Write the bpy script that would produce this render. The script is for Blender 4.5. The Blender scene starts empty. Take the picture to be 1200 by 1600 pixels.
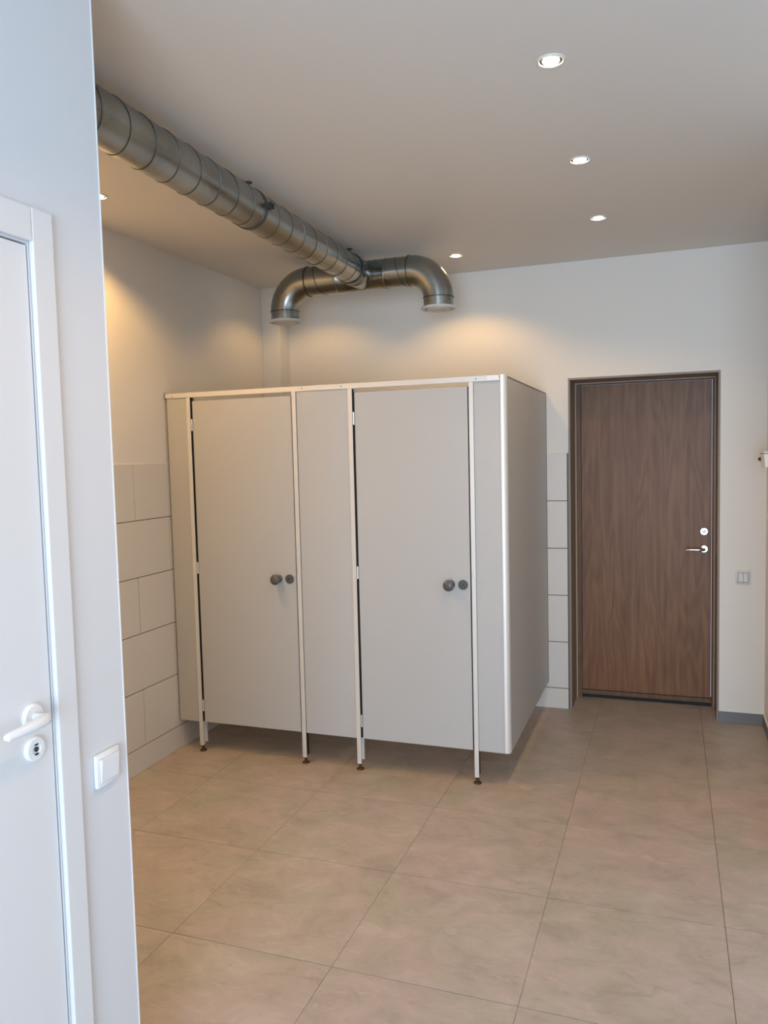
import bpy, bmesh, math, random
from mathutils import Vector, Matrix
random.seed(7)
C = bpy.context.scene.collection
PI = math.pi

# ------------------------------------------------------------------ camera
FPX, YAW, PITCH, ROLL, CAMH = 1238.6, 0.3470, -0.0713, -0.0241, 1.6438
fw = Vector((-math.sin(YAW)*math.cos(PITCH), math.cos(YAW)*math.cos(PITCH), math.sin(PITCH)))
rt = Vector((math.cos(YAW), math.sin(YAW), 0)); up = rt.cross(fw)
r2 = rt*math.cos(ROLL)+up*math.sin(ROLL); u2 = -rt*math.sin(ROLL)+up*math.cos(ROLL)
cam = bpy.data.cameras.new('camera'); cam.sensor_fit = 'VERTICAL'; cam.sensor_height = 24.0
cam.lens = FPX*24.0/1600.0; cam.clip_start = 0.02
co = bpy.data.objects.new('camera', cam); C.objects.link(co)
m = Matrix((r2, u2, -fw)).transposed().to_4x4(); m.translation = Vector((0, 0, CAMH)); co.matrix_world = m
bpy.context.scene.camera = co

# ------------------------------------------------------------------ world, windows' daylight, exposure
sc = bpy.context.scene
sc.view_settings.view_transform = 'Standard'
try: sc.view_settings.look = 'None'
except Exception: pass
sc.view_settings.exposure = 0.0; sc.view_settings.gamma = 1.0; sc.view_settings.use_curve_mapping = False
world = bpy.data.worlds.new('world'); sc.world = world; world.use_nodes = True
bg = world.node_tree.nodes['Background']; bg.inputs[0].default_value = (0.55, 0.72, 1.0, 1); bg.inputs[1].default_value = 1.0
DAY = (0.63, 0.80, 1.0)
def area(name, loc, rot, sx, sy, energy, col):
    l = bpy.data.lights.new(name, 'AREA'); l.shape = 'RECTANGLE'; l.size = sx; l.size_y = sy; l.energy = energy; l.color = col
    o = bpy.data.objects.new(name, l); C.objects.link(o); o.location = loc; o.rotation_euler = rot; return o
# daylight entering through the two windows behind the camera (rear wall, right side wall)
area('daylight_rear', (0.4, -2.93, 1.28), (math.radians(90), 0, 0), 2.1, 2.05, 210, DAY)
area('daylight_side', (2.93, 0.8, 1.55), (math.radians(90), 0, math.radians(90)), 2.4, 1.5, 10, DAY)
WARM = (1.0, 0.57, 0.19)
LAMP_W = 27.0
LAMP_L = 62.0

# ------------------------------------------------------------------ materials
def mat(name, col, rough=0.5, metal=0.0, var=0.0, vscale=3.0, bump=0.0, bscale=60.0, spec=0.5):
    m = bpy.data.materials.new(name); m.use_nodes = True; nt = m.node_tree; n = nt.nodes; L = nt.links
    b = n['Principled BSDF']; b.inputs['Base Color'].default_value = (*col, 1); b.inputs['Roughness'].default_value = rough
    b.inputs['Metallic'].default_value = metal; b.inputs['Specular IOR Level'].default_value = spec
    geo = n.new('ShaderNodeNewGeometry')
    if var > 0:
        no = n.new('ShaderNodeTexNoise'); no.inputs['Scale'].default_value = vscale; no.inputs['Detail'].default_value = 4
        L.new(geo.outputs['Position'], no.inputs['Vector'])
        mx = n.new('ShaderNodeMix'); mx.data_type = 'RGBA'
        mx.inputs[6].default_value = (*[c*(1-var) for c in col], 1); mx.inputs[7].default_value = (*[min(1, c*(1+var)) for c in col], 1)
        L.new(no.outputs['Fac'], mx.inputs[0]); L.new(mx.outputs[2], b.inputs['Base Color'])
    if bump > 0:
        n2 = n.new('ShaderNodeTexNoise'); n2.inputs['Scale'].default_value = bscale; n2.inputs['Detail'].default_value = 3
        L.new(geo.outputs['Position'], n2.inputs['Vector'])
        bp = n.new('ShaderNodeBump'); bp.inputs['Strength'].default_value = bump; bp.inputs['Distance'].default_value = 0.002
        L.new(n2.outputs['Fac'], bp.inputs['Height']); L.new(bp.outputs['Normal'], b.inputs['Normal'])
    return m
M = {}
M['paint'] = mat('white_wall_paint', (0.745, 0.725, 0.675), 0.6, var=0.02, vscale=1.5, bump=0.12, bscale=90)
M['paint_daylit'] = mat('partition_paint_daylight_tint', (0.70, 0.705, 0.725), 0.55, var=0.015, vscale=1.5, bump=0.1, bscale=90)  # wall white tinted with the bluish daylight that falls on the partition
M['ceiling'] = mat('ceiling_paint', (0.735, 0.705, 0.66), 0.5, var=0.02, vscale=1.2, bump=0.05, bscale=60)
M['wtile'] = mat('matt_wall_tile', (0.665, 0.64, 0.595), 0.35, var=0.03, vscale=4)
M['grout'] = mat('grey_grout', (0.06, 0.045, 0.035), 0.9)
M['fgrout'] = mat('brown_floor_grout', (0.24, 0.195, 0.155), 0.9)
M['white'] = mat('white_lacquer', (0.74, 0.74, 0.75), 0.32, var=0.01)
M['plastic'] = mat('white_plastic', (0.82, 0.83, 0.84), 0.28)
M['laminate'] = mat('grey_white_laminate', (0.445, 0.455, 0.455), 0.42, var=0.015, vscale=2)
M['alu'] = mat('satin_aluminium', (0.78, 0.78, 0.77), 0.35, metal=0.85)
M['alu_white'] = mat('pale_anodised_aluminium', (0.72, 0.715, 0.69), 0.38, metal=0.35)
M['gap_shade'] = mat('black_gap_shade', (0.012, 0.011, 0.010), 0.7)  # flat black standing in for the shade in narrow gaps and channels
M['bronze'] = mat('dark_bronze_foot', (0.10, 0.065, 0.035), 0.4, metal=0.7)
M['knob'] = mat('grey_plastic_knob', (0.085, 0.09, 0.088), 0.35, var=0.1, vscale=40)
M['green'] = mat('green_indicator', (0.05, 0.14, 0.10), 0.4)
M['chrome'] = mat('chrome', (0.75, 0.75, 0.76), 0.16, metal=1.0)
M['darkmetal'] = mat('dark_steel', (0.10, 0.095, 0.085), 0.45, metal=0.8)
M['reveal'] = mat('taupe_frame_paint', (0.26, 0.215, 0.18), 0.5, var=0.05, vscale=6)
M['bead'] = mat('pale_wood_bead', (0.46, 0.34, 0.25), 0.75, spec=0.15)
M['base'] = mat('grey_baseboard_tile', (0.17, 0.175, 0.18), 0.45, var=0.08, vscale=15)
M['silicone'] = mat('white_silicone', (0.80, 0.80, 0.80), 0.4)
M['taupe'] = mat('taupe_edge', (0.17, 0.14, 0.11), 0.5)
M['olive'] = mat('olive_shadow_gap', (0.24, 0.23, 0.18), 0.5)
M['black'] = mat('black_slot', (0.01, 0.01, 0.012), 0.6)
M['swgrey'] = mat('light_grey_plastic', (0.62, 0.62, 0.61), 0.35)
M['valve'] = mat('cream_valve_plastic', (0.70, 0.68, 0.62), 0.4)

def galvanised():
    m = bpy.data.materials.new('galvanised_steel'); m.use_nodes = True; nt = m.node_tree; n = nt.nodes; L = nt.links
    b = n['Principled BSDF']; b.inputs['Metallic'].default_value = 1.0
    geo = n.new('ShaderNodeNewGeometry'); no = n.new('ShaderNodeTexNoise'); no.inputs['Scale'].default_value = 5; no.inputs['Detail'].default_value = 2
    L.new(geo.outputs['Position'], no.inputs['Vector'])
    r = n.new('ShaderNodeValToRGB'); r.color_ramp.elements[0].position = 0.3; r.color_ramp.elements[0].color = (0.29, 0.30, 0.28, 1)
    r.color_ramp.elements[1].position = 0.75; r.color_ramp.elements[1].color = (0.41, 0.42, 0.40, 1)
    L.new(no.outputs['Fac'], r.inputs[0]); L.new(r.outputs[0], b.inputs['Base Color'])
    mr = n.new('ShaderNodeMapRange'); mr.inputs[3].default_value = 0.22; mr.inputs[4].default_value = 0.36
    L.new(no.outputs['Fac'], mr.inputs[0]); L.new(mr.outputs[0], b.inputs['Roughness'])
    n2 = n.new('ShaderNodeTexNoise'); n2.inputs['Scale'].default_value = 14; L.new(geo.outputs['Position'], n2.inputs['Vector'])
    bp = n.new('ShaderNodeBump'); bp.inputs['Strength'].default_value = 0.08; bp.inputs['Distance'].default_value = 0.002
    L.new(n2.outputs['Fac'], bp.inputs['Height']); L.new(bp.outputs['Normal'], b.inputs['Normal'])
    return m
M['galv'] = galvanised()
M['seam'] = mat('dark_seam_steel', (0.12, 0.12, 0.11), 0.4, metal=0.8)

def floor_mat():
    m = bpy.data.materials.new('mottled_taupe_floor_tile'); m.use_nodes = True; nt = m.node_tree; n = nt.nodes; L = nt.links
    b = n['Principled BSDF']
    geo = n.new('ShaderNodeNewGeometry'); oi = n.new('ShaderNodeObjectInfo')
    off = n.new('ShaderNodeVectorMath'); off.operation = 'SCALE'; off.inputs[0].default_value = (0.35, 0.22, 0.6); L.new(oi.outputs['Random'], off.inputs['Scale'])
    ad = n.new('ShaderNodeVectorMath'); L.new(geo.outputs['Position'], ad.inputs[0]); L.new(off.outputs[0], ad.inputs[1])
    def noise(scale, det, sx=1, sy=1, dist=0.0, rough=0.55):
        mp = n.new('ShaderNodeMapping'); mp.inputs['Scale'].default_value = (sx, sy, 1); L.new(ad.outputs[0], mp.inputs[0])
        t = n.new('ShaderNodeTexNoise'); t.inputs['Scale'].default_value = scale; t.inputs['Detail'].default_value = det
        t.inputs['Distortion'].default_value = dist; t.inputs['Roughness'].default_value = rough
        L.new(mp.outputs[0], t.inputs['Vector']); return t
    a = noise(6.0, 8, 0.85, 1.1, 0.5, 0.68)
    r = n.new('ShaderNodeValToRGB'); e = r.color_ramp.elements
    e[0].position = 0.34; e[0].color = (0.334, 0.302, 0.278, 1); e[1].position = 0.66; e[1].color = (0.456, 0.416, 0.396, 1)
    x = e.new(0.46); x.color = (0.381, 0.348, 0.318, 1); x = e.new(0.58); x.color = (0.423, 0.374, 0.358, 1)
    L.new(a.outputs['Fac'], r.inputs[0])
    c = noise(2.6, 3, 1, 1, 0.2)
    h = n.new('ShaderNodeValToRGB'); h.color_ramp.elements[0].position = 0.35; h.color_ramp.elements[0].color = (0.97, 1.015, 0.96, 1)
    h.color_ramp.elements[1].position = 0.65; h.color_ramp.elements[1].color = (1.03, 0.985, 0.995, 1); L.new(c.outputs['Fac'], h.inputs[0])
    mu = n.new('ShaderNodeMix'); mu.data_type = 'RGBA'; mu.blend_type = 'MULTIPLY'; mu.inputs[0].default_value = 1
    L.new(r.outputs[0], mu.inputs[6]); L.new(h.outputs[0], mu.inputs[7])
    # pale wispy flecks
    f = noise(17, 6, 0.6, 1.5, 1.4, 0.68); fr = n.new('ShaderNodeValToRGB'); fr.color_ramp.elements[0].position = 0.60; fr.color_ramp.elements[0].color = (0, 0, 0, 1)
    fr.color_ramp.elements[1].position = 0.72; fr.color_ramp.elements[1].color = (0.6, 0.6, 0.6, 1); L.new(f.outputs['Fac'], fr.inputs[0])
    m2 = n.new('ShaderNodeMix'); m2.data_type = 'RGBA'; L.new(fr.outputs[0], m2.inputs[0]); L.new(mu.outputs[2], m2.inputs[6]); m2.inputs[7].default_value = (0.517, 0.478, 0.468, 1)
    # dark wisps
    g = noise(10, 6, 0.6, 1.6, 1.2, 0.68); gr = n.new('ShaderNodeValToRGB'); gr.color_ramp.elements[0].position = 0.28; gr.color_ramp.elements[0].color = (0.75, 0.75, 0.75, 1)
    gr.color_ramp.elements[1].position = 0.44; gr.color_ramp.elements[1].color = (0, 0, 0, 1); L.new(g.outputs['Fac'], gr.inputs[0])
    m3 = n.new('ShaderNodeMix'); m3.data_type = 'RGBA'; L.new(gr.outputs[0], m3.inputs[0]); L.new(m2.outputs[2], m3.inputs[6]); m3.inputs[7].default_value = (0.301, 0.270, 0.252, 1)
    L.new(m3.outputs[2], b.inputs['Base Color'])
    b.inputs['Roughness'].default_value = 0.42; b.inputs['Specular IOR Level'].default_value = 0.4
    return m
M['floor'] = floor_mat()

def wood(name, dark, light, rough=0.42):
    m = bpy.data.materials.new(name); m.use_nodes = True; nt = m.node_tree; n = nt.nodes; L = nt.links
    b = n['Principled BSDF']; geo = n.new('ShaderNodeNewGeometry')
    def mp(s, src=None):
        q = n.new('ShaderNodeMapping'); q.inputs['Scale'].default_value = s; L.new((src or geo).outputs[0] if src else geo.outputs['Position'], q.inputs[0]); return q
    # cathedral figure: contour rings of a stretched noise
    a = n.new('ShaderNodeTexNoise'); a.inputs['Scale'].default_value = 1.0; a.inputs['Detail'].default_value = 2.5; a.inputs['Distortion'].default_value = 0.15
    L.new(mp((5.5, 5.5, 0.75)).outputs[0], a.inputs['Vector'])
    k = n.new('ShaderNodeMath'); k.operation = 'MULTIPLY'; k.inputs[1].default_value = 80; L.new(a.outputs['Fac'], k.inputs[0])
    s = n.new('ShaderNodeMath'); s.operation = 'SINE'; L.new(k.outputs[0], s.inputs[0])
    s2 = n.new('ShaderNodeMapRange'); s2.inputs[1].default_value = -1; s2.inputs[2].default_value = 1; L.new(s.outputs[0], s2.inputs[0])
    # fine pores
    f = n.new('ShaderNodeTexNoise'); f.inputs['Scale'].default_value = 1; f.inputs['Detail'].default_value = 5; f.inputs['Roughness'].default_value = 0.7
    L.new(mp((230, 230, 7)).outputs[0], f.inputs['Vector'])
    g = n.new('ShaderNodeTexNoise'); g.inputs['Scale'].default_value = 1; g.inputs['Detail'].default_value = 3
    L.new(mp((45, 45, 1.5)).outputs[0], g.inputs['Vector'])
    a1 = n.new('ShaderNodeMath'); a1.operation = 'MULTIPLY'; a1.inputs[1].default_value = 0.13; L.new(s2.outputs[0], a1.inputs[0])
    a2 = n.new('ShaderNodeMath'); a2.operation = 'MULTIPLY_ADD'; a2.inputs[1].default_value = 0.55; L.new(f.outputs['Fac'], a2.inputs[0]); L.new(a1.outputs[0], a2.inputs[2])
    a3 = n.new('ShaderNodeMath'); a3.operation = 'MULTIPLY_ADD'; a3.inputs[1].default_value = 0.45; L.new(g.outputs['Fac'], a3.inputs[0]); L.new(a2.outputs[0], a3.inputs[2])
    r = n.new('ShaderNodeValToRGB'); r.color_ramp.elements[0].position = 0.38; r.color_ramp.elements[0].color = (*dark, 1)
    r.color_ramp.elements[1].position = 0.82; r.color_ramp.elements[1].color = (*light, 1); L.new(a3.outputs[0], r.inputs[0])
    L.new(r.outputs[0], b.inputs['Base Color']); b.inputs['Roughness'].default_value = rough; b.inputs['Specular IOR Level'].default_value = 0.3
    return m
M['wood'] = wood('oak_veneer', (0.145, 0.062, 0.026), (0.275, 0.143, 0.070))
M['wood_frame'] = wood('oak_frame', (0.10, 0.058, 0.033), (0.19, 0.115, 0.068), 0.5)

def emit(name, col, s):
    m = bpy.data.materials.new(name); m.use_nodes = True; b = m.node_tree.nodes['Principled BSDF']
    b.inputs['Base Color'].default_value = (0, 0, 0, 1); b.inputs['Emission Color'].default_value = (*col, 1); b.inputs['Emission Strength'].default_value = s; return m
M['bulb'] = emit('lit_led_bulb', (1.0, 0.85, 0.68), 30)

# ------------------------------------------------------------------ helpers
W = {}
def thing(name, label, cat, loc=(0, 0, 0), group=None, kind=None):
    o = bpy.data.objects.new(name, None); C.objects.link(o); o.location = loc; o.empty_display_size = 0.1
    W[o.name] = Vector(loc); tag(o, label, cat, group, kind); return o
def tag(o, label=None, cat=None, group=None, kind=None):
    if label: o['label'] = label
    if cat: o['category'] = cat
    if group: o['group'] = group
    if kind: o['kind'] = kind
    return o
def obj(name, bm, mt, parent=None, smooth=False, label=None):
    org = W[parent.name] if parent else Vector((0, 0, 0))
    if org.length: bmesh.ops.translate(bm, verts=bm.verts, vec=-org)
    bmesh.ops.recalc_face_normals(bm, faces=bm.faces)
    me = bpy.data.meshes.new(name); bm.to_mesh(me); bm.free(); me.materials.append(M[mt])
    if smooth:
        for p in me.polygons: p.use_smooth = True
        try: me.set_sharp_from_angle(angle=math.radians(35))
        except Exception: pass
    o = bpy.data.objects.new(name, me); C.objects.link(o)
    if parent: o.parent = parent
    W[o.name] = org.copy()
    if label: o['label'] = label
    return o
def B(x0, x1, y0, y1, z0, z1, bev=0.0, bm=None, seg=2):
    own = bm is None
    b2 = bmesh.new(); bmesh.ops.create_cube(b2, size=1)
    for v in b2.verts:
        v.co = Vector((x0+(v.co.x+.5)*(x1-x0), y0+(v.co.y+.5)*(y1-y0), z0+(v.co.z+.5)*(z1-z0)))
    if bev > 0: bmesh.ops.bevel(b2, geom=b2.edges[:]+b2.verts[:], offset=bev, segments=seg, profile=0.5, affect='EDGES')
    if own: return b2
    merge(bm, b2); return bm
def merge(bm, b2):
    me = bpy.data.meshes.new('t'); b2.to_mesh(me); b2.free(); bm.from_mesh(me); bpy.data.meshes.remove(me)
def frame_to(axis):
    a = Vector(axis).normalized(); t = Vector((0, 0, 1)) if abs(a.z) < 0.9 else Vector((1, 0, 0))
    u = a.cross(t).normalized(); v = a.cross(u); return a, u, v
def lathe(c, axis, prof, seg=32, bm=None, cap=True):
    """prof: list of (distance along axis, radius)"""
    bm = bm or bmesh.new(); a, u, v = frame_to(axis); c = Vector(c); rings = []
    for (d, r) in prof:
        if r < 1e-6: rings.append([bm.verts.new(c+a*d)])
        else: rings.append([bm.verts.new(c+a*d+(u*math.cos(2*PI*i/seg)+v*math.sin(2*PI*i/seg))*r) for i in range(seg)])
    for p, q in zip(rings, rings[1:]):
        if len(p) == 1 and len(q) == 1: continue
        for i in range(seg):
            j = (i+1) % seg
            if len(p) == 1: bm.faces.new((p[0], q[i], q[j]))
            elif len(q) == 1: bm.faces.new((p[i], p[j], q[0]))
            else: bm.faces.new((p[i], p[j], q[j], q[i]))
    if cap:
        if len(rings[0]) > 1: bm.faces.new(rings[0])
        if len(rings[-1]) > 1: bm.faces.new(rings[-1])
    return bm
def sweep(path, rad, seg=24, bm=None, cap=True, up=None, flat=1.0):
    """tube along a path of points; rad number or list; flat squashes the second axis"""
    bm = bm or bmesh.new(); P = [Vector(p) for p in path]; n = len(P); rings = []; u = None
    for k in range(n):
        t = (P[min(k+1, n-1)]-P[max(k-1, 0)]).normalized()
        if u is None:
            ref = Vector(up) if up else (Vector((0, 0, 1)) if abs(t.z) < .9 else Vector((1, 0, 0)))
            u = (ref-t*ref.dot(t)).normalized()
        else: u = (u-t*u.dot(t)).normalized()
        v = t.cross(u); r = rad[k] if isinstance(rad, (list, tuple)) else rad
        rings.append([bm.verts.new(P[k]+u*math.cos(2*PI*i/seg)*r*flat+v*math.sin(2*PI*i/seg)*r) for i in range(seg)])
    for p, q in zip(rings, rings[1:]):
        for i in range(seg):
            j = (i+1) % seg; bm.faces.new((p[i], p[j], q[j], q[i]))
    if cap: bm.faces.new(rings[0]); bm.faces.new(rings[-1])
    return bm
def prism(poly, z0, z1, bm=None):
    bm = bm or bmesh.new(); a = [bm.verts.new((x, y, z0)) for x, y in poly]; b = [bm.verts.new((x, y, z1)) for x, y in poly]
    n = len(poly); bm.faces.new(a[::-1]); bm.faces.new(b)
    for i in range(n):
        j = (i+1) % n; bm.faces.new((a[i], a[j], b[j], b[i]))
    return bm
def dup(o, parent=None, delta=(0, 0, 0)):
    c = o.copy(); C.objects.link(c); c.parent = parent
    if parent is None: c.location = o.location+Vector(delta)
    for ch in o.children: dup(ch, c)
    return c

# ------------------------------------------------------------------ setting: dimensions
XL, XR, YB, CH = -2.634, 0.525, 5.054, 2.80          # finished faces
XDL, XDR, ZD, YD = -0.596, 0.278, 2.093, 5.345       # doorway in the back wall
XP, YP = -1.26, 1.575                                # partition wall face and end
ZS = 0.132                                           # skirting tile height
XF, YR, YRE = 3.0, -3.0, 3.3                         # far right, rear, end of the short right wall

# floor with individual tiles
floor = tag(obj('floor', B(XL-.2, XF+.2, YR-.2, YD+.15, -.12, -.0025), 'fgrout'), 'brown beige mottled square tile floor', 'floor', kind='structure')
SX, SY, GX, GY = 0.6036, 0.6075, -0.4227, 2.235
rects = [(XL, XR, YR, YB+.004), (XDL+.004, XDR-.004, YB+.004, YD), (XR, XF, YR, YRE)]
g2 = 0.0013
for i in range(-4, 7):
    for j in range(-9, 6):
        x0, x1 = GX+SX*i, GX+SX*(i+1); y0, y1 = GY+SY*j, GY+SY*(j+1)
        bm = bmesh.new(); any_ = False
        for (a, b, c, d) in rects:
            p, q, r, s = max(x0+(g2 if i == 1 else .0007), a), min(x1-(g2 if i == 0 else .0007), b), max(y0+g2, c), min(y1-g2, d)
            if q-p > .01 and s-r > .01: B(p, q, r, s, -.0024, 0, bm=bm); any_ = True
        if any_: obj('floor_tile', bm, 'floor', floor)
        else: bm.free()

tag(obj('ceiling', B(XL-.2, XF+.2, YR-.2, YB+.2, CH, CH+.12), 'ceiling'), 'plain matt ceiling with recessed downlights', 'ceiling', kind='structure')

# left wall: paint above, large tiles below
WL = tag(obj('wall_left', B(XL-.15, XL-.007, YP-.1, YB+.2, -.1, CH+.02), 'paint'), 'painted left wall with large pale tiles on its lower part', 'wall', kind='structure')
obj('grout_bed', B(XL-.02, XL-.004, YP, YB, 0, ZS+1.5-.004), 'grout', WL)
G = 0.0020
def wall_tiles_left():
    for k in range(5):
        off = 3.453 if k % 2 == 0 else 3.153
        z0 = ZS+.3*k; y = off-.6*4
        while y < YB:
            a, b = max(y, YP), min(y+.6, YB-.0)
            if b-a > .03: obj('wall_tile', B(XL-.01, XL, a+G, b-G, z0+G, z0+.3-G, .0008, seg=1), 'wtile', WL)
            y += .6
    y = 3.765-.6*4
    while y < YB:
        a, b = max(y, YP), min(y+.6, YB)
        if b-a > .03: obj('skirting_tile', B(XL-.01, XL+.001, a+G, b-G, .0005, ZS-G, .0008, seg=1), 'wtile', WL)
        y += .6
wall_tiles_left()

# back wall with doorway
bm = bmesh.new()
B(XL-.15, XDL, YB+.006, YB+.32, -.1, CH+.02, bm=bm)
B(XDR, XR+.2, YB, YB+.32, -.1, CH+.02, bm=bm)
B(XDL, XDR, YB+.006, YB+.32, ZD, CH+.02, bm=bm)
WB = tag(obj('wall_back', bm, 'paint'), 'white back wall with the brown door and a strip of pale tiles', 'wall', kind='structure')
obj('grout_bed', B(XL, XDL-.002, YB+.003, YB+.02, 0, ZS+1.5-.004), 'grout', WB)
obj('tile_trim', B(XDL-.0065, XDL-.0005, YB-.001, YB+.01, 0, ZS+1.5), 'taupe', WB, label='thin taupe edge trim beside the tiles')
for k in range(5):
    z0 = ZS+.3*k; x = XDL-.008
    w = .60 if k % 2 else .60
    while x > XL:
        a = max(x-w, XL)
        if x-a > .03: obj('wall_tile', B(a+G, x-G, YB, YB+.012, z0+G, z0+.3-G, .0008, seg=1), 'wtile', WB)
        x = a
x = XDL-.008
while x > XL:
    a = max(x-.6, XL)
    if x-a > .03: obj('skirting_tile', B(a+G, x-G, YB-.001, YB+.012, .0005, ZS-G, .0008, seg=1), 'wtile', WB)
    x = a

# boxed shaft in the back left corner
tag(obj('trim_1', B(XL-.006, -2.505, 4.92, YB+.01, ZS+1.5, CH+.005, .002), 'paint'), 'white boxed pipe shaft in the corner above the cubicle', 'trim', kind='structure')

# right wall, its corner return and the rear zone
tag(obj('wall_right', B(XR, XR+.15, YRE, YB+.3, -.1, CH+.02), 'paint'), 'white right wall by the wooden door', 'wall', kind='structure')
tag(obj('wall_right_return', B(XR+.15, XF+.15, YRE, YRE+.15, -.1, CH+.02), 'paint'), 'white wall turning off to the right, out of view', 'wall', kind='structure')
bm = bmesh.new()   # far right wall with window opening
B(XF, XF+.15, YR-.15, -.5, -.1, CH+.02, bm=bm); B(XF, XF+.15, 2.1, YRE+.15, -.1, CH+.02, bm=bm)
B(XF, XF+.15, -.5, 2.1, -.1, .75, bm=bm); B(XF, XF+.15, -.5, 2.1, 2.35, CH+.02, bm=bm)
tag(obj('wall_far_right', bm, 'paint'), 'white side wall with a wide window, out of view', 'wall', kind='structure')
bm = bmesh.new()
B(XL-.15, -.75, YR-.15, YR, -.1, CH+.02, bm=bm); B(1.55, XF+.15, YR-.15, YR, -.1, CH+.02, bm=bm)
B(-.75, 1.55, YR-.15, YR, -.1, .22, bm=bm); B(-.75, 1.55, YR-.15, YR, 2.35, CH+.02, bm=bm)
tag(obj('wall_rear', bm, 'paint'), 'white rear wall with a wide window, behind the camera', 'wall', kind='structure')
def window(nm, horizontal, a0, a1, p, lab, zs=.75):
    t = thing(nm, lab, 'window', (0, 0, 0), kind='structure')
    bm = bmesh.new()
    def bx(a, b, z0, z1):
        if horizontal: B(a, b, p-.1, p-.03, z0, z1, bm=bm)
        else: B(p+.03, p+.1, a, b, z0, z1, bm=bm)
    bx(a0, a0+.06, zs, 2.35); bx(a1-.06, a1, zs, 2.35); bx(a0+.06, a1-.06, zs, zs+.06); bx(a0+.06, a1-.06, 2.29, 2.35); mm = (a0+a1)/2; bx(mm-.03, mm+.03, zs+.06, 2.29)
    obj('window_frame', bm, 'white', t)
window('window_1', True, -.75, 1.55, YR, 'white framed window behind the camera', .22)
window('window_2', False, -.5, 2.1, XF, 'white framed side window, out of view')

# partition wall in the left foreground with its doorway
Y0D, Y1D, ZTD = 0.425, 1.3425, 2.113                    # rough opening
bm = bmesh.new()
B(XP-.1, XP, Y1D, YP, -.1, CH+.02, bm=bm); B(XP-.1, XP, YR, Y0D, -.1, CH+.02, bm=bm); B(XP-.1, XP, Y0D, Y1D, ZTD, CH+.02, bm=bm)
B(XL-.15, XP-.1, YP-.1, YP, -.1, CH+.02, bm=bm)
WP = tag(obj('wall_partition', bm, 'paint_daylit'), 'bright white partition wall in the left foreground', 'wall', kind='structure')
obj('corner_bead', B(XP-.012, XP+.0012, YP-.002, YP+.0012, 0, CH), 'plastic', WP, label='white corner bead along the wall end')

# white interior door
D1 = thing('door_1', 'white painted door with white lever handle in the left foreground', 'door', (XP, 1.3, 0), kind='structure')
bm = bmesh.new()
B(XP-.11, XP-.0, Y1D-.002, Y1D-.0003, 0, ZTD-.0005, bm=bm); B(XP-.11, XP, Y0D+.0005, Y0D+.012, 0, ZTD-.0005, bm=bm); B(XP-.11, XP, Y0D+.012, Y1D-.002, ZTD-.012, ZTD-.0005, bm=bm)
B(XP-.09, XP-.045, Y1D-.020, Y1D-.002, 0, ZTD-.012, bm=bm); B(XP-.09, XP-.045, Y0D+.012, Y1D-.02, ZTD-.03, ZTD-.012, bm=bm)
obj('door_jamb', bm, 'white', D1)
bm = bmesh.new()
for (a, b, c, d) in ((Y1D-.001, 1.402, 0, 2.176), (.36, Y0D+.004, 0, 2.176), (Y0D+.004, Y1D-.001, ZTD-.008, 2.176)):
    B(XP+.0005, XP+.013, a, b, c+.0005, d, .003, bm=bm)
obj('door_casing', bm, 'white', D1)
leaf = obj('door_leaf', B(XP-.040, XP-.0005, Y0D+.015, Y1D-.0067, .006, ZTD-.0155, .0015), 'white', D1)
yh, zh = 1.279, 1.115; xf = XP-.0005
rs = obj('handle_rosette', lathe((xf, yh, zh), (1, 0, 0), [(0, .027), (.006, .027), (.009, .024), (.009, .001)], 40), 'plastic', leaf, True)
path = [(xf+.006, yh, zh), (xf+.022, yh, zh), (xf+.037, yh+.001, zh), (xf+.044, yh-.006, zh), (xf+.047, yh-.02, zh), (xf+.048, yh-.05, zh-.001), (xf+.048, yh-.085, zh-.002), (xf+.046, yh-.110, zh-.003), (xf+.042, yh-.116, zh-.003)]
obj('lever', sweep(path, [.0085, .0085, .0095, .0115, .0125, .0115, .0100, .0085, .004], 20, up=(0, 0, 1)), 'plastic', leaf, True)
zk, yk = 1.045, 1.279
obj('lock_rosette', lathe((xf, yk, zk), (1, 0, 0), [(0, .026), (.006, .026), (.009, .023), (.009, .012), (.007, .011), (.007, .001)], 40), 'plastic', leaf, True)
bm = lathe((xf+.0055, yk, zk), (1, 0, 0), [(0, .0055), (.0035, .0055), (.0035, .0005)], 20)
obj('lock_cylinder', bm, 'darkmetal', leaf, True)
for s in (1, -1):
    bm = bmesh.new(); B(xf+.0068, xf+.0098, yk-.0045, yk+.0045, zk+s*.0105-.0016, zk+s*.0105+.0016, bm=bm); obj('lock_slot', bm, 'black', leaf)

# ------------------------------------------------------------------ wooden door in the back wall
D2 = thing('door_2', 'brown oak veneer door with lever handle, set in the back wall', 'door', (XDL, YD, 0), kind='structure')
yf = YD-.005
bm = bmesh.new()
B(XDL+.0005, XDL+.012, YB+.0, YD+.05, 0, ZD, bm=bm); B(XDR-.012, XDR-.0005, YB-.0, YD+.05, 0, ZD, bm=bm); B(XDL+.012, XDR-.012, YB, YD+.05, ZD-.012, ZD-.0005, bm=bm)
obj('reveal_lining', bm, 'reveal', D2)
bm = bmesh.new()
B(XDL+.012, XDL+.019, yf-.012, yf, .0, ZD-.012, bm=bm); B(XDR-.019, XDR-.012, yf-.012, yf, 0, ZD-.012, bm=bm); B(XDL+.019, XDR-.019, yf-.012, yf, ZD-.019, ZD-.012, bm=bm)
obj('edge_bead', bm, 'bead', D2)
bm = bmesh.new()
B(XDL+.012, -.549, yf, yf+.05, .0, ZD-.012, .002, bm=bm); B(.249, XDR-.012, yf, yf+.05, 0, ZD-.012, .002, bm=bm); B(-.549, .249, yf, yf+.05, 2.068, ZD-.012, .002, bm=bm)
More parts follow.
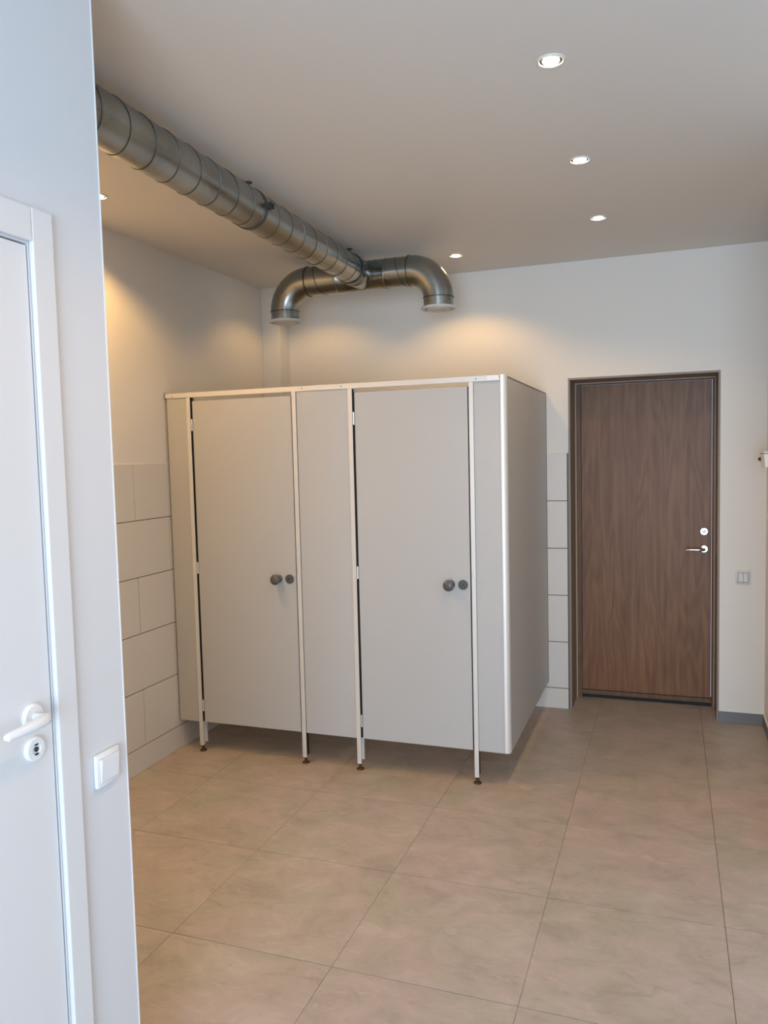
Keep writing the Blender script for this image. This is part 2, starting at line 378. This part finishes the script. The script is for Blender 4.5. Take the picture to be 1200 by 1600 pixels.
obj('door_frame', bm, 'wood_frame', D2)
obj('threshold', B(-.549, .249, yf-.002, yf+.05, .022, .050, .003), 'wood_frame', D2)
obj('sill_shadow_strip', B(XDL+.012, XDR-.012, yf+.012, yf+.05, .0005, .022), 'gap_shade', D2)
leaf2 = obj('door_leaf', B(-.5455, .2455, yf+.008, yf+.048, .053, 2.0645, .001), 'wood', D2)
xl, zl = .2025, 1.119; ys = yf+.008
obj('lock_rosette', lathe((xl, ys, zl), (0, -1, 0), [(0, .026), (.006, .026), (.011, .021), (.011, .015), (.007, .014), (.007, .001)], 36), 'chrome', leaf2, True)
bm = lathe((xl, ys-.0065, zl), (0, -1, 0), [(0, .011), (.009, .010), (.011, .006), (.011, .001)], 24); obj('lock_cylinder', bm, 'chrome', leaf2, True)
zl = 1.008
obj('handle_rosette', lathe((xl, ys, zl), (0, -1, 0), [(0, .025), (.006, .025), (.010, .021), (.010, .001)], 36), 'chrome', leaf2, True)
path = [(xl, ys-.008, zl), (xl, ys-.035, zl), (xl-.004, ys-.048, zl), (xl-.016, ys-.054, zl), (xl-.04, ys-.055, zl-.001), (xl-.085, ys-.052, zl-.002), (xl-.108, ys-.048, zl-.003)]
obj('lever', sweep(path, [.009, .009, .010, .010, .0095, .0085, .0075], 18, up=(0, 0, 1)), 'chrome', leaf2, True)

# baseboards
bb = tag(obj('baseboard_back', B(XDR+.0, XR-.0, YB-.009, YB-.0003, .0005, .068, .0008, seg=1), 'base'), 'grey tile baseboard right of the wooden door', 'baseboard', kind='structure')
obj('sealant_line', B(XDR, XR, YB-.007, YB-.0003, .068, .0725), 'silicone', bb)
bb = tag(obj('baseboard_right', B(XR-.009, XR-.0003, YRE, YB-.009, .0005, .068, .0008, seg=1), 'base'), 'grey tile baseboard along the right wall', 'baseboard', kind='structure')
obj('sealant_line', B(XR-.007, XR-.0003, YRE, YB-.009, .068, .0725), 'silicone', bb)

# ------------------------------------------------------------------ toilet cubicle
YC = 3.762; ZB = .169; ZH0, ZH1 = 1.986, 2.012; XC = -.730
TC = thing('toilet_cubicle', 'pale grey double toilet cubicle on thin metal posts, two doors with grey knobs', 'cubicle', (-1.68, 4.4, 0))
obj('front_panel', B(-2.626, -2.499, YC, YC+.018, ZB, ZH0, .0008), 'laminate', TC, label='narrow left front panel')
obj('front_panel', B(-1.832, -1.541, YC, YC+.018, ZB, ZH0, .0008), 'laminate', TC, label='front panel between the two doors')
obj('front_panel', B(-.889, -.758, YC, YC+.018, ZB, ZH0, .0008), 'laminate', TC, label='narrow right front panel')
sp = obj('side_panel', B(XC-.018, XC-.0015, YC+.028, YB-.004, ZB, ZH1-.010, .0008), 'laminate', TC, label='long right side panel')
obj('top_edge_strip', B(XC-.019, XC-.0, YC+.03, YB-.004, ZH1-.010, ZH1-.0045), 'taupe', sp)
obj('wall_profile', B(XC-.0015, XC+.0005, YB-.016, YB-.003, ZB, ZH1-.010), 'taupe', sp)
obj('divider_panel', B(-1.695, -1.677, YC+.03, YB-.004, ZB, ZH0, .0008), 'laminate', TC)
obj('wall_gap_shade', B(XL+.003, -2.627, YC+.004, YC+.03, ZB, ZH0), 'taupe', TC)  # dark strip painted in for the shaded gap between wall and panel
# rounded corner profile
x0, x1, yy0, yy1 = -.7575, XC, YC-.006, YC+.029; rr = .022
poly = [(x0, yy0)]+[(x1-rr+rr*math.sin(t), yy0+rr-rr*math.cos(t)) for t in [PI/2*k/8 for k in range(9)]]+[(x1, yy1), (x0, yy1)]
cp = obj('corner_profile', prism(poly, ZB+.002, ZH1+.001), 'alu_white', TC, True)
obj('shadow_gap_strip', B(XC-.002, XC+.001, yy1, yy1+.003, ZB+.002, ZH1-.005), 'olive', cp)  # olive strip painted in as the shadow gap beside the profile
# header rail
bm = bmesh.new(); B(-2.632, -.762, YC-.006, YC-.003, ZH0, ZH1, .0006, bm=bm, seg=1); B(-2.632, -.762, YC-.003, YC+.03, ZH0+.018, ZH1, bm=bm)
hr = obj('header_rail', bm, 'alu_white', TC)
obj('end_tab', B(-.823, -.7625, YC-.0072, YC-.006, ZH0+.001, ZH1-.001), 'plastic', hr, label='white tape at the right end of the rail')
for xs in (-2.585, -1.795, -1.575, -.874): obj('screw', lathe((xs, YC-.006, ZH0+.013 if xs != -2.585 else ZH0+.010), (0, -1, 0), [(0, .003), (.0015, .0028), (.0018, .0005)], 12), 'darkmetal', hr)
obj('end_cap', B(-2.634, -2.6322, YC-.007, YC+.031, ZH0-.004, ZH1+.003), 'darkmetal', hr)
# posts with feet
def post(xa, xb, hinge):
    bm = bmesh.new(); z0, z1 = .034, ZH0-.0005; xm = (xa+xb)/2
    B(xa, xb, YC-.006, YC-.001, z0, z1, .0006, bm=bm, seg=1)                    # front flange
    B(xa+.002, xm+.002, YC-.001, YC+.030, z0, z1, bm=bm)                         # web
    p = obj('post', bm, 'alu_white', TC)
    bm = bmesh.new()
    if hinge:
        B(xa+.001, xb+.004, YC+.030, YC+.036, z0+.012, z1, bm=bm); obj('rear_flange', bm, 'alu_white', p)
        obj('channel_shade_fill', B(xm+.002, xb-.003, YC+.0, YC+.0295, ZB, z1), 'gap_shade', p)  # black fill paints the shade inside the open channel
    else:
        B(xm+.002, xb-.001, YC+.0, YC+.030, z0+.01, z1, bm=bm); obj('channel_shade_fill', bm, 'gap_shade', p)  # black side fill, the channel's shade as colour
    f = obj('foot', lathe((xm, YC+.008, .0), (0, 0, 1), [(.0003, .019), (.004, .020), (.008, .016), (.010, .0065), (.022, .0065), (.022, .009), (.026, .009), (.026, .005), (.036, .005)], 24), 'bronze', p, True)
    return p
PX = [(-2.4975, -2.4745, True), (-1.8565, -1.8335, False), (-1.5400, -1.5175, True), (-.9115, -.8895, False)]
for a, b, h in PX: post(a, b, h)
# doors
def cub_door(xa, xb, gap, lab):
    d = obj('door', B(xa, xb, YC-.001, YC+.017, ZB+.002, 1.9645, .0008), 'laminate', TC, label=lab)
    # black strips painted in as the shade of the gaps at either side
    obj('gap_shade_strip', B(xa-.012, xa-.0008, YC+.006, YC+.022, ZB+.004, 1.966), 'gap_shade', d)
    obj('gap_shade_strip', B(xb+.0008, xb+.0068, YC+.006, YC+.022, ZB+.004, 1.966), 'gap_shade', d)
    for z in (1.835, 1.045, .265):
        bm = lathe((xa-.006, YC-.002, z-.032), (0, 0, 1), [(0, .0045), (.064, .0045)], 12)
        B(xa-.0105, xa-.003, YC-.004, YC+.012, z-.028, z+.028, bm=bm)
        obj('hinge', bm, 'alu', d, True)
    return d
d1 = cub_door(-2.4625, -1.8640, 0, 'left cubicle door')
d2 = cub_door(-1.5055, -.9195, 0, 'right cubicle door')
def knobs(d, xk, xt, z, green):
    y = YC-.001
    obj('knob', lathe((xk, y, z), (0, -1, 0), [(0, .0215), (.006, .0215), (.010, .017), (.022, .016), (.032, .024), (.043, .0275), (.052, .0265), (.058, .021), (.061, .012), (.062, .001)], 36), 'knob', d, True)
    t = obj('lock_indicator', lathe((xt, y, z), (0, -1, 0), [(0, .0245), (.005, .0245), (.008, .022), (.008, .0175), (.010, .017), (.010, .001)], 36), 'knob', d, True)
    bm = bmesh.new(); B(xt-.0035, xt+.0035, y-.015, y-.009, z-.008, z+.008, .001, bm=bm); obj('coin_slot', bm, 'darkmetal', d)
    if green:
        b = bmesh.new(); n = 10; c = b.verts.new((xt+.001, y-.0108, z+.003)); vs = []
        for i in range(n+1):
            a = math.radians(25+130*i/n); vs.append(b.verts.new((xt+.001+.0145*math.cos(a), y-.0108, z+.001+.0145*math.sin(a))))
        for i in range(n): b.faces.new((c, vs[i], vs[i+1]))
        r = bmesh.ops.extrude_face_region(b, geom=b.faces[:]); bmesh.ops.translate(b, verts=[v for v in r['geom'] if isinstance(v, bmesh.types.BMVert)], vec=(0, -.0006, 0))
        obj('indicator_window', b, 'green', d, label='green vacant indicator')
knobs(d1, -1.966, -1.902, 1.000, False)
knobs(d2, -1.018, -.9555, 1.000, True)
bm = bmesh.new()
for px_, z in ((-1.8345, 1.055), (-.8895, 1.055)):
    obj('latch_screw', B(px_-.019, px_-.014, YC-.0085, YC-.006, z-.018, z+.018, .0008, seg=1), 'alu', TC)

# ------------------------------------------------------------------ ventilation duct
VD = thing('ventilation_duct', 'galvanised spiral duct under the ceiling ending in two downturned outlets', 'duct', (-1.68, 4.4, CH-.02))
R = .080
def helix(c0, ax, length, r, pitch, phase, rad=.0023, seg=6, per=40):
    a, u, v = frame_to(ax); c0 = Vector(c0); n = int(length/pitch*per); pts = []
    for i in range(n+1):
        d = length*i/n; t = 2*PI*d/pitch+phase; pts.append(c0+a*d+(u*math.cos(t)+v*math.sin(t))*(r+.0004))
    return sweep(pts, rad, seg)
PH = 0.35
def pipe(c0, c1, r, pitch=.134, phase=0.0, nm='duct_section'):
    a = Vector(c1)-Vector(c0)
    p = obj(nm, lathe(c0, a, [(0, r), (a.length, r)], 64), 'galv', VD, True)
    if pitch: obj('spiral_seam', helix(c0, a, a.length, r, pitch, phase), 'seam', p, True)
    return p
A0, A1, A2, ZC = (-1.636, YP-.9, 2.710), (-1.664, 3.03, 2.690), (-1.690, 4.40, 2.690), 2.690
pipe(A0, A1, R+.001, .134, 1.5-PH)
pipe(A1, (A2[0], 4.33, ZC), R-.001, .134, .6)
YT = 4.40; RB = .084
pipe((-1.82, YT, ZC), (-2.035, YT, ZC), RB-.001, .125, 2.2)
pipe((-1.56, YT, ZC), (-1.395, YT, ZC), RB-.001, .125, .9)
# tee
bm = lathe((-1.84, YT, ZC), (1, 0, 0), [(0, RB), (.004, RB+.0025), (.008, RB), (.30, RB), (.304, RB+.0025), (.308, RB)], 64)
lathe((A2[0], YT, ZC), (0, -1, 0), [(0, R), (.085, R), (.10, R+.002), (.135, R+.002), (.139, R)], 64, bm=bm)
obj('tee_piece', bm, 'galv', VD, True)
RBEND = .165
def outlet(xa, sgn, s0):
    xe = xa+sgn*RBEND
    pts = [(xa-sgn*.0, YT, ZC)]+[(xa+sgn*RBEND*math.sin(t), YT, ZC-RBEND+RBEND*math.cos(t)) for t in [PI/2*k/20 for k in range(1, 21)]]
    e = obj('elbow', sweep(pts, RB+.002, 64), 'galv', VD, True)
    bm = lathe((xa, YT, ZC), (sgn, 0, 0), [(-.004, RB), (-.003, RB+.005), (.003, RB+.005), (.004, RB)], 48)
    obj('joint_bead', bm, 'seam', e, True)
    bm = lathe((xe, YT, ZC-RBEND), (0, 0, -1), [(-.003, RB+.002), (-.0025, RB+.004), (.0025, RB+.004), (.003, RB)], 48)
    obj('joint_bead', bm, 'seam', e, True)
    zb = ZC-RBEND-.048
    c = obj('outlet_collar', lathe((xe, YT, ZC-RBEND), (0, 0, -1), [(0, RB), (.05, RB)], 64), 'galv', VD, True)
    if s0: obj('spiral_seam', helix((xe, YT, ZC-RBEND-.006), (0, 0, -1), .040, RB, .09, 2.6), 'seam', c, True)
    for ang in (-.6, -2.2):
        obj('rivet', lathe((xe+RB*math.cos(ang), YT+RB*math.sin(ang), ZC-RBEND-.035), (math.cos(ang), math.sin(ang), 0), [(0, .004), (.002, .0035), (.003, .001)], 12), 'chrome', c, True)
    v = obj('exhaust_valve', lathe((xe, YT, zb), (0, 0, -1), [(0, .088), (.003, .097), (.012, .099), (.017, .096), (.019, .086), (.014, .080), (.008, .079), (.008, .002)], 64), 'valve', VD, True, label='round cream exhaust valve')
    obj('valve_disc', lathe((xe, YT, zb-.008), (0, 0, -1), [(0, .071), (.010, .071), (.014, .066), (.015, .001)], 48), 'valve', v, True)
    obj('elbow_rivet', lathe((xa+sgn*RBEND*.25, YT-.06, ZC-RB*.75), (0, -.7, -.7), [(-.002, .004), (.004, .003), (.005, .0005)], 12), 'chrome', e, True)
outlet(-2.033, -1, True)
outlet(-1.398, 1, False)
# hangers
def hanger(x, y, z, r):
    bm = lathe((x, y-.010, z), (0, 1, 0), [(0, r), (0, r+.0035), (.020, r+.0035), (.020, r)], 64, cap=False)
    h = obj('pipe_clamp', bm, 'seam', VD, True)
    for s in (1, -1):
        bm = B(x+s*(r+.0025), x+s*(r+.030), y-.011, y-.0085, z-.012, z+.012); B(x+s*(r+.0025), x+s*(r+.030), y+.0085, y+.011, z-.012, z+.012, bm=bm)
        lathe((x+s*(r+.018), y-.022, z), (0, 1, 0), [(0, .0055), (.008, .0055), (.008, .003), (.044, .003)], 8, bm=bm)
        lathe((x+s*(r+.018), y-.0, z-.02), (0, 0, 1), [(0, .003), (.04, .003)], 8, bm=bm)
        obj('clamp_bolt', bm, 'darkmetal', h)
    bm = lathe((x, y, z+r), (0, 0, 1), [(0, .004), (CH-z-r-.003, .004)], 10)
    lathe((x, y, CH-.0035), (0, 0, 1), [(0, .004), (0, .016), (.003, .016)], 16, bm=bm)
    lathe((x, y, z+r+.003), (0, 0, 1), [(0, .009), (.010, .009)], 6, bm=bm)
    obj('threaded_rod', bm, 'darkmetal', h)
hanger(-1.664, 3.03, ZC, R+.001)
hanger(-1.686, 4.20, ZC, R+.001)

# ------------------------------------------------------------------ recessed ceiling downlights
def downlight(x, y, label, power=LAMP_W, cone=130, blend=.42):
    t = thing('downlight', label, 'ceiling light', (x, y, CH), 'warm downlights in the ceiling')
    obj('trim_ring', lathe((x, y, CH), (0, 0, -1), [(-.0, .043), (.003, .042), (.0045, .038), (.0035, .0345), (.0005, .033), (.0003, .0335)], 48, cap=False), 'valve', t, True)
    obj('inner_ring', lathe((x, y, CH-.0004), (0, 0, -1), [(0, .0335), (.001, .033), (.001, .026), (.0, .0255)], 40, cap=False), 'darkmetal', t, True)
    obj('bulb', lathe((x, y, CH-.0005), (0, 0, -1), [(0, .0255), (.003, .0245), (.0055, .019), (.0065, .001)], 40), 'bulb', t, True)
    l = bpy.data.lights.new('lamp_light', 'SPOT'); l.energy = power; l.color = WARM; l.shadow_soft_size = .03; l.spot_size = math.radians(cone); l.spot_blend = blend
    o = bpy.data.objects.new('lamp_light', l); C.objects.link(o); o.location = (0, 0, -.012); o.parent = t
    return t
downlight(-.334, 2.474, 'largest bright downlight, nearest the top edge of the photo')
downlight(-.340, 3.335, 'middle downlight of the right-hand row of three')
downlight(-.338, 4.180, 'farthest downlight of the right-hand row, nearest the wooden door', 14.0)
downlight(-1.180, 4.604, 'small downlight just right of the right duct elbow', 20.0)
downlight(-2.345, 2.920, 'downlight beside the partition edge, left of the duct', LAMP_L, 146, .35)
downlight(-2.200, 4.640, 'added downlight hidden above the left duct elbow', 10.0)  # guessed lamp, added for the warm wash on the back wall
downlight(-2.345, 2.080, 'added downlight hidden behind the partition wall', LAMP_L*.8, 140, .6)  # unseen lamp added to warm the left wall and cubicle front
downlight(-.334, 1.615, 'added downlight overhead, just out of the photo', 17.0)  # guessed continuation of the row, added for its light
downlight(-.334, .755, 'added downlight behind the camera', 17.0)  # unseen, guessed and added for the light it gives

# ------------------------------------------------------------------ switches and wall device
s = thing('light_switch', 'white single rocker light switch between the white door and the wall end', 'light switch', (XP, 1.495, .924))
obj('switch_plate', B(XP+.0003, XP+.0115, 1.454, 1.536, .884, .9635, .004), 'plastic', s, True)
bm = prism([(0, 0)]*0 or [(1.4645, .895), (1.5255, .895), (1.5255, .9535), (1.4645, .9535)], 0, 1); bm.free()
bm = bmesh.new()
vs = [bm.verts.new(v) for v in [(XP+.011, 1.465, .895), (XP+.011, 1.5265, .895), (XP+.011, 1.5265, .951), (XP+.011, 1.465, .951), (XP+.0135, 1.466, .896), (XP+.0135, 1.5255, .896), (XP+.0185, 1.5255, .950), (XP+.0185, 1.466, .950)]]
for f in ((0, 3, 2, 1), (4, 5, 6, 7), (0, 1, 5, 4), (1, 2, 6, 5), (2, 3, 7, 6), (3, 0, 4, 7)): bm.faces.new([vs[i] for i in f])
obj('rocker', bm, 'plastic', s)
obj('rocker_gap', B(XP+.0112, XP+.0118, 1.4638, 1.5277, .8938, .9528), 'swgrey', s)
s2 = thing('light_switch', 'light grey double rocker switch on the back wall right of the wooden door', 'light switch', (.405, YB, .879))
obj('switch_plate', B(.366, .444, YB-.010, YB-.0003, .840, .918, .003), 'swgrey', s2, True)
obj('rocker_gap', B(.3765, .4335, YB-.0106, YB-.010, .8495, .9085), 'taupe', s2)
obj('rocker', B(.379, .4042, YB-.0135, YB-.0102, .852, .906, .0012), 'swgrey', s2)
obj('rocker', B(.4058, .431, YB-.0135, YB-.0102, .852, .906, .0012), 'swgrey', s2)

# small white device on the right wall, cut by the frame
dv = thing('wall_dispenser', 'small white box with rounded lid on the right wall, cut by the right edge', 'dispenser', (XR, 4.6, 1.57))
def taper(xa, xb, ya, yb, z0, z1, inset, bow):
    b = bmesh.new(); n = 8; rows = []
    for zi, (z, ins) in enumerate(((z0, inset), (z1, 0))):
        row = []
        for i in range(n+1):
            t = i/n; y = ya+ins+(yb-ya-2*ins)*t; row.append(b.verts.new((xa+ins+bow*(2*t-1)**2, y, z)))
        row += [b.verts.new((xb, yb-ins, z)), b.verts.new((xb, ya+ins, z))]; rows.append(row)
    k = len(rows[0])
    for i in range(k): b.faces.new((rows[0][i], rows[0][(i+1) % k], rows[1][(i+1) % k], rows[1][i]))
    b.faces.new(rows[0]); b.faces.new(rows[1]); bmesh.ops.bevel(b, geom=[e for e in b.edges], offset=.002, segments=2, affect='EDGES'); return b
obj('dispenser_body', taper(.447, XR-.0005, 4.53, 4.67, 1.535, 1.604, .006, .012), 'plastic', dv, True)
obj('lid_seam', taper(.4465, XR-.0008, 4.5295, 4.6705, 1.604, 1.607, .0, .012), 'black', dv)
obj('lid', taper(.445, XR-.0005, 4.528, 4.672, 1.607, 1.616, .001, .012), 'plastic', dv, True)
obj('side_knob', lathe((.448, 4.6, 1.577), (-1, 0, 0), [(0, .012), (.004, .010), (.010, .006), (.013, .001)], 16), 'darkmetal', dv, True)
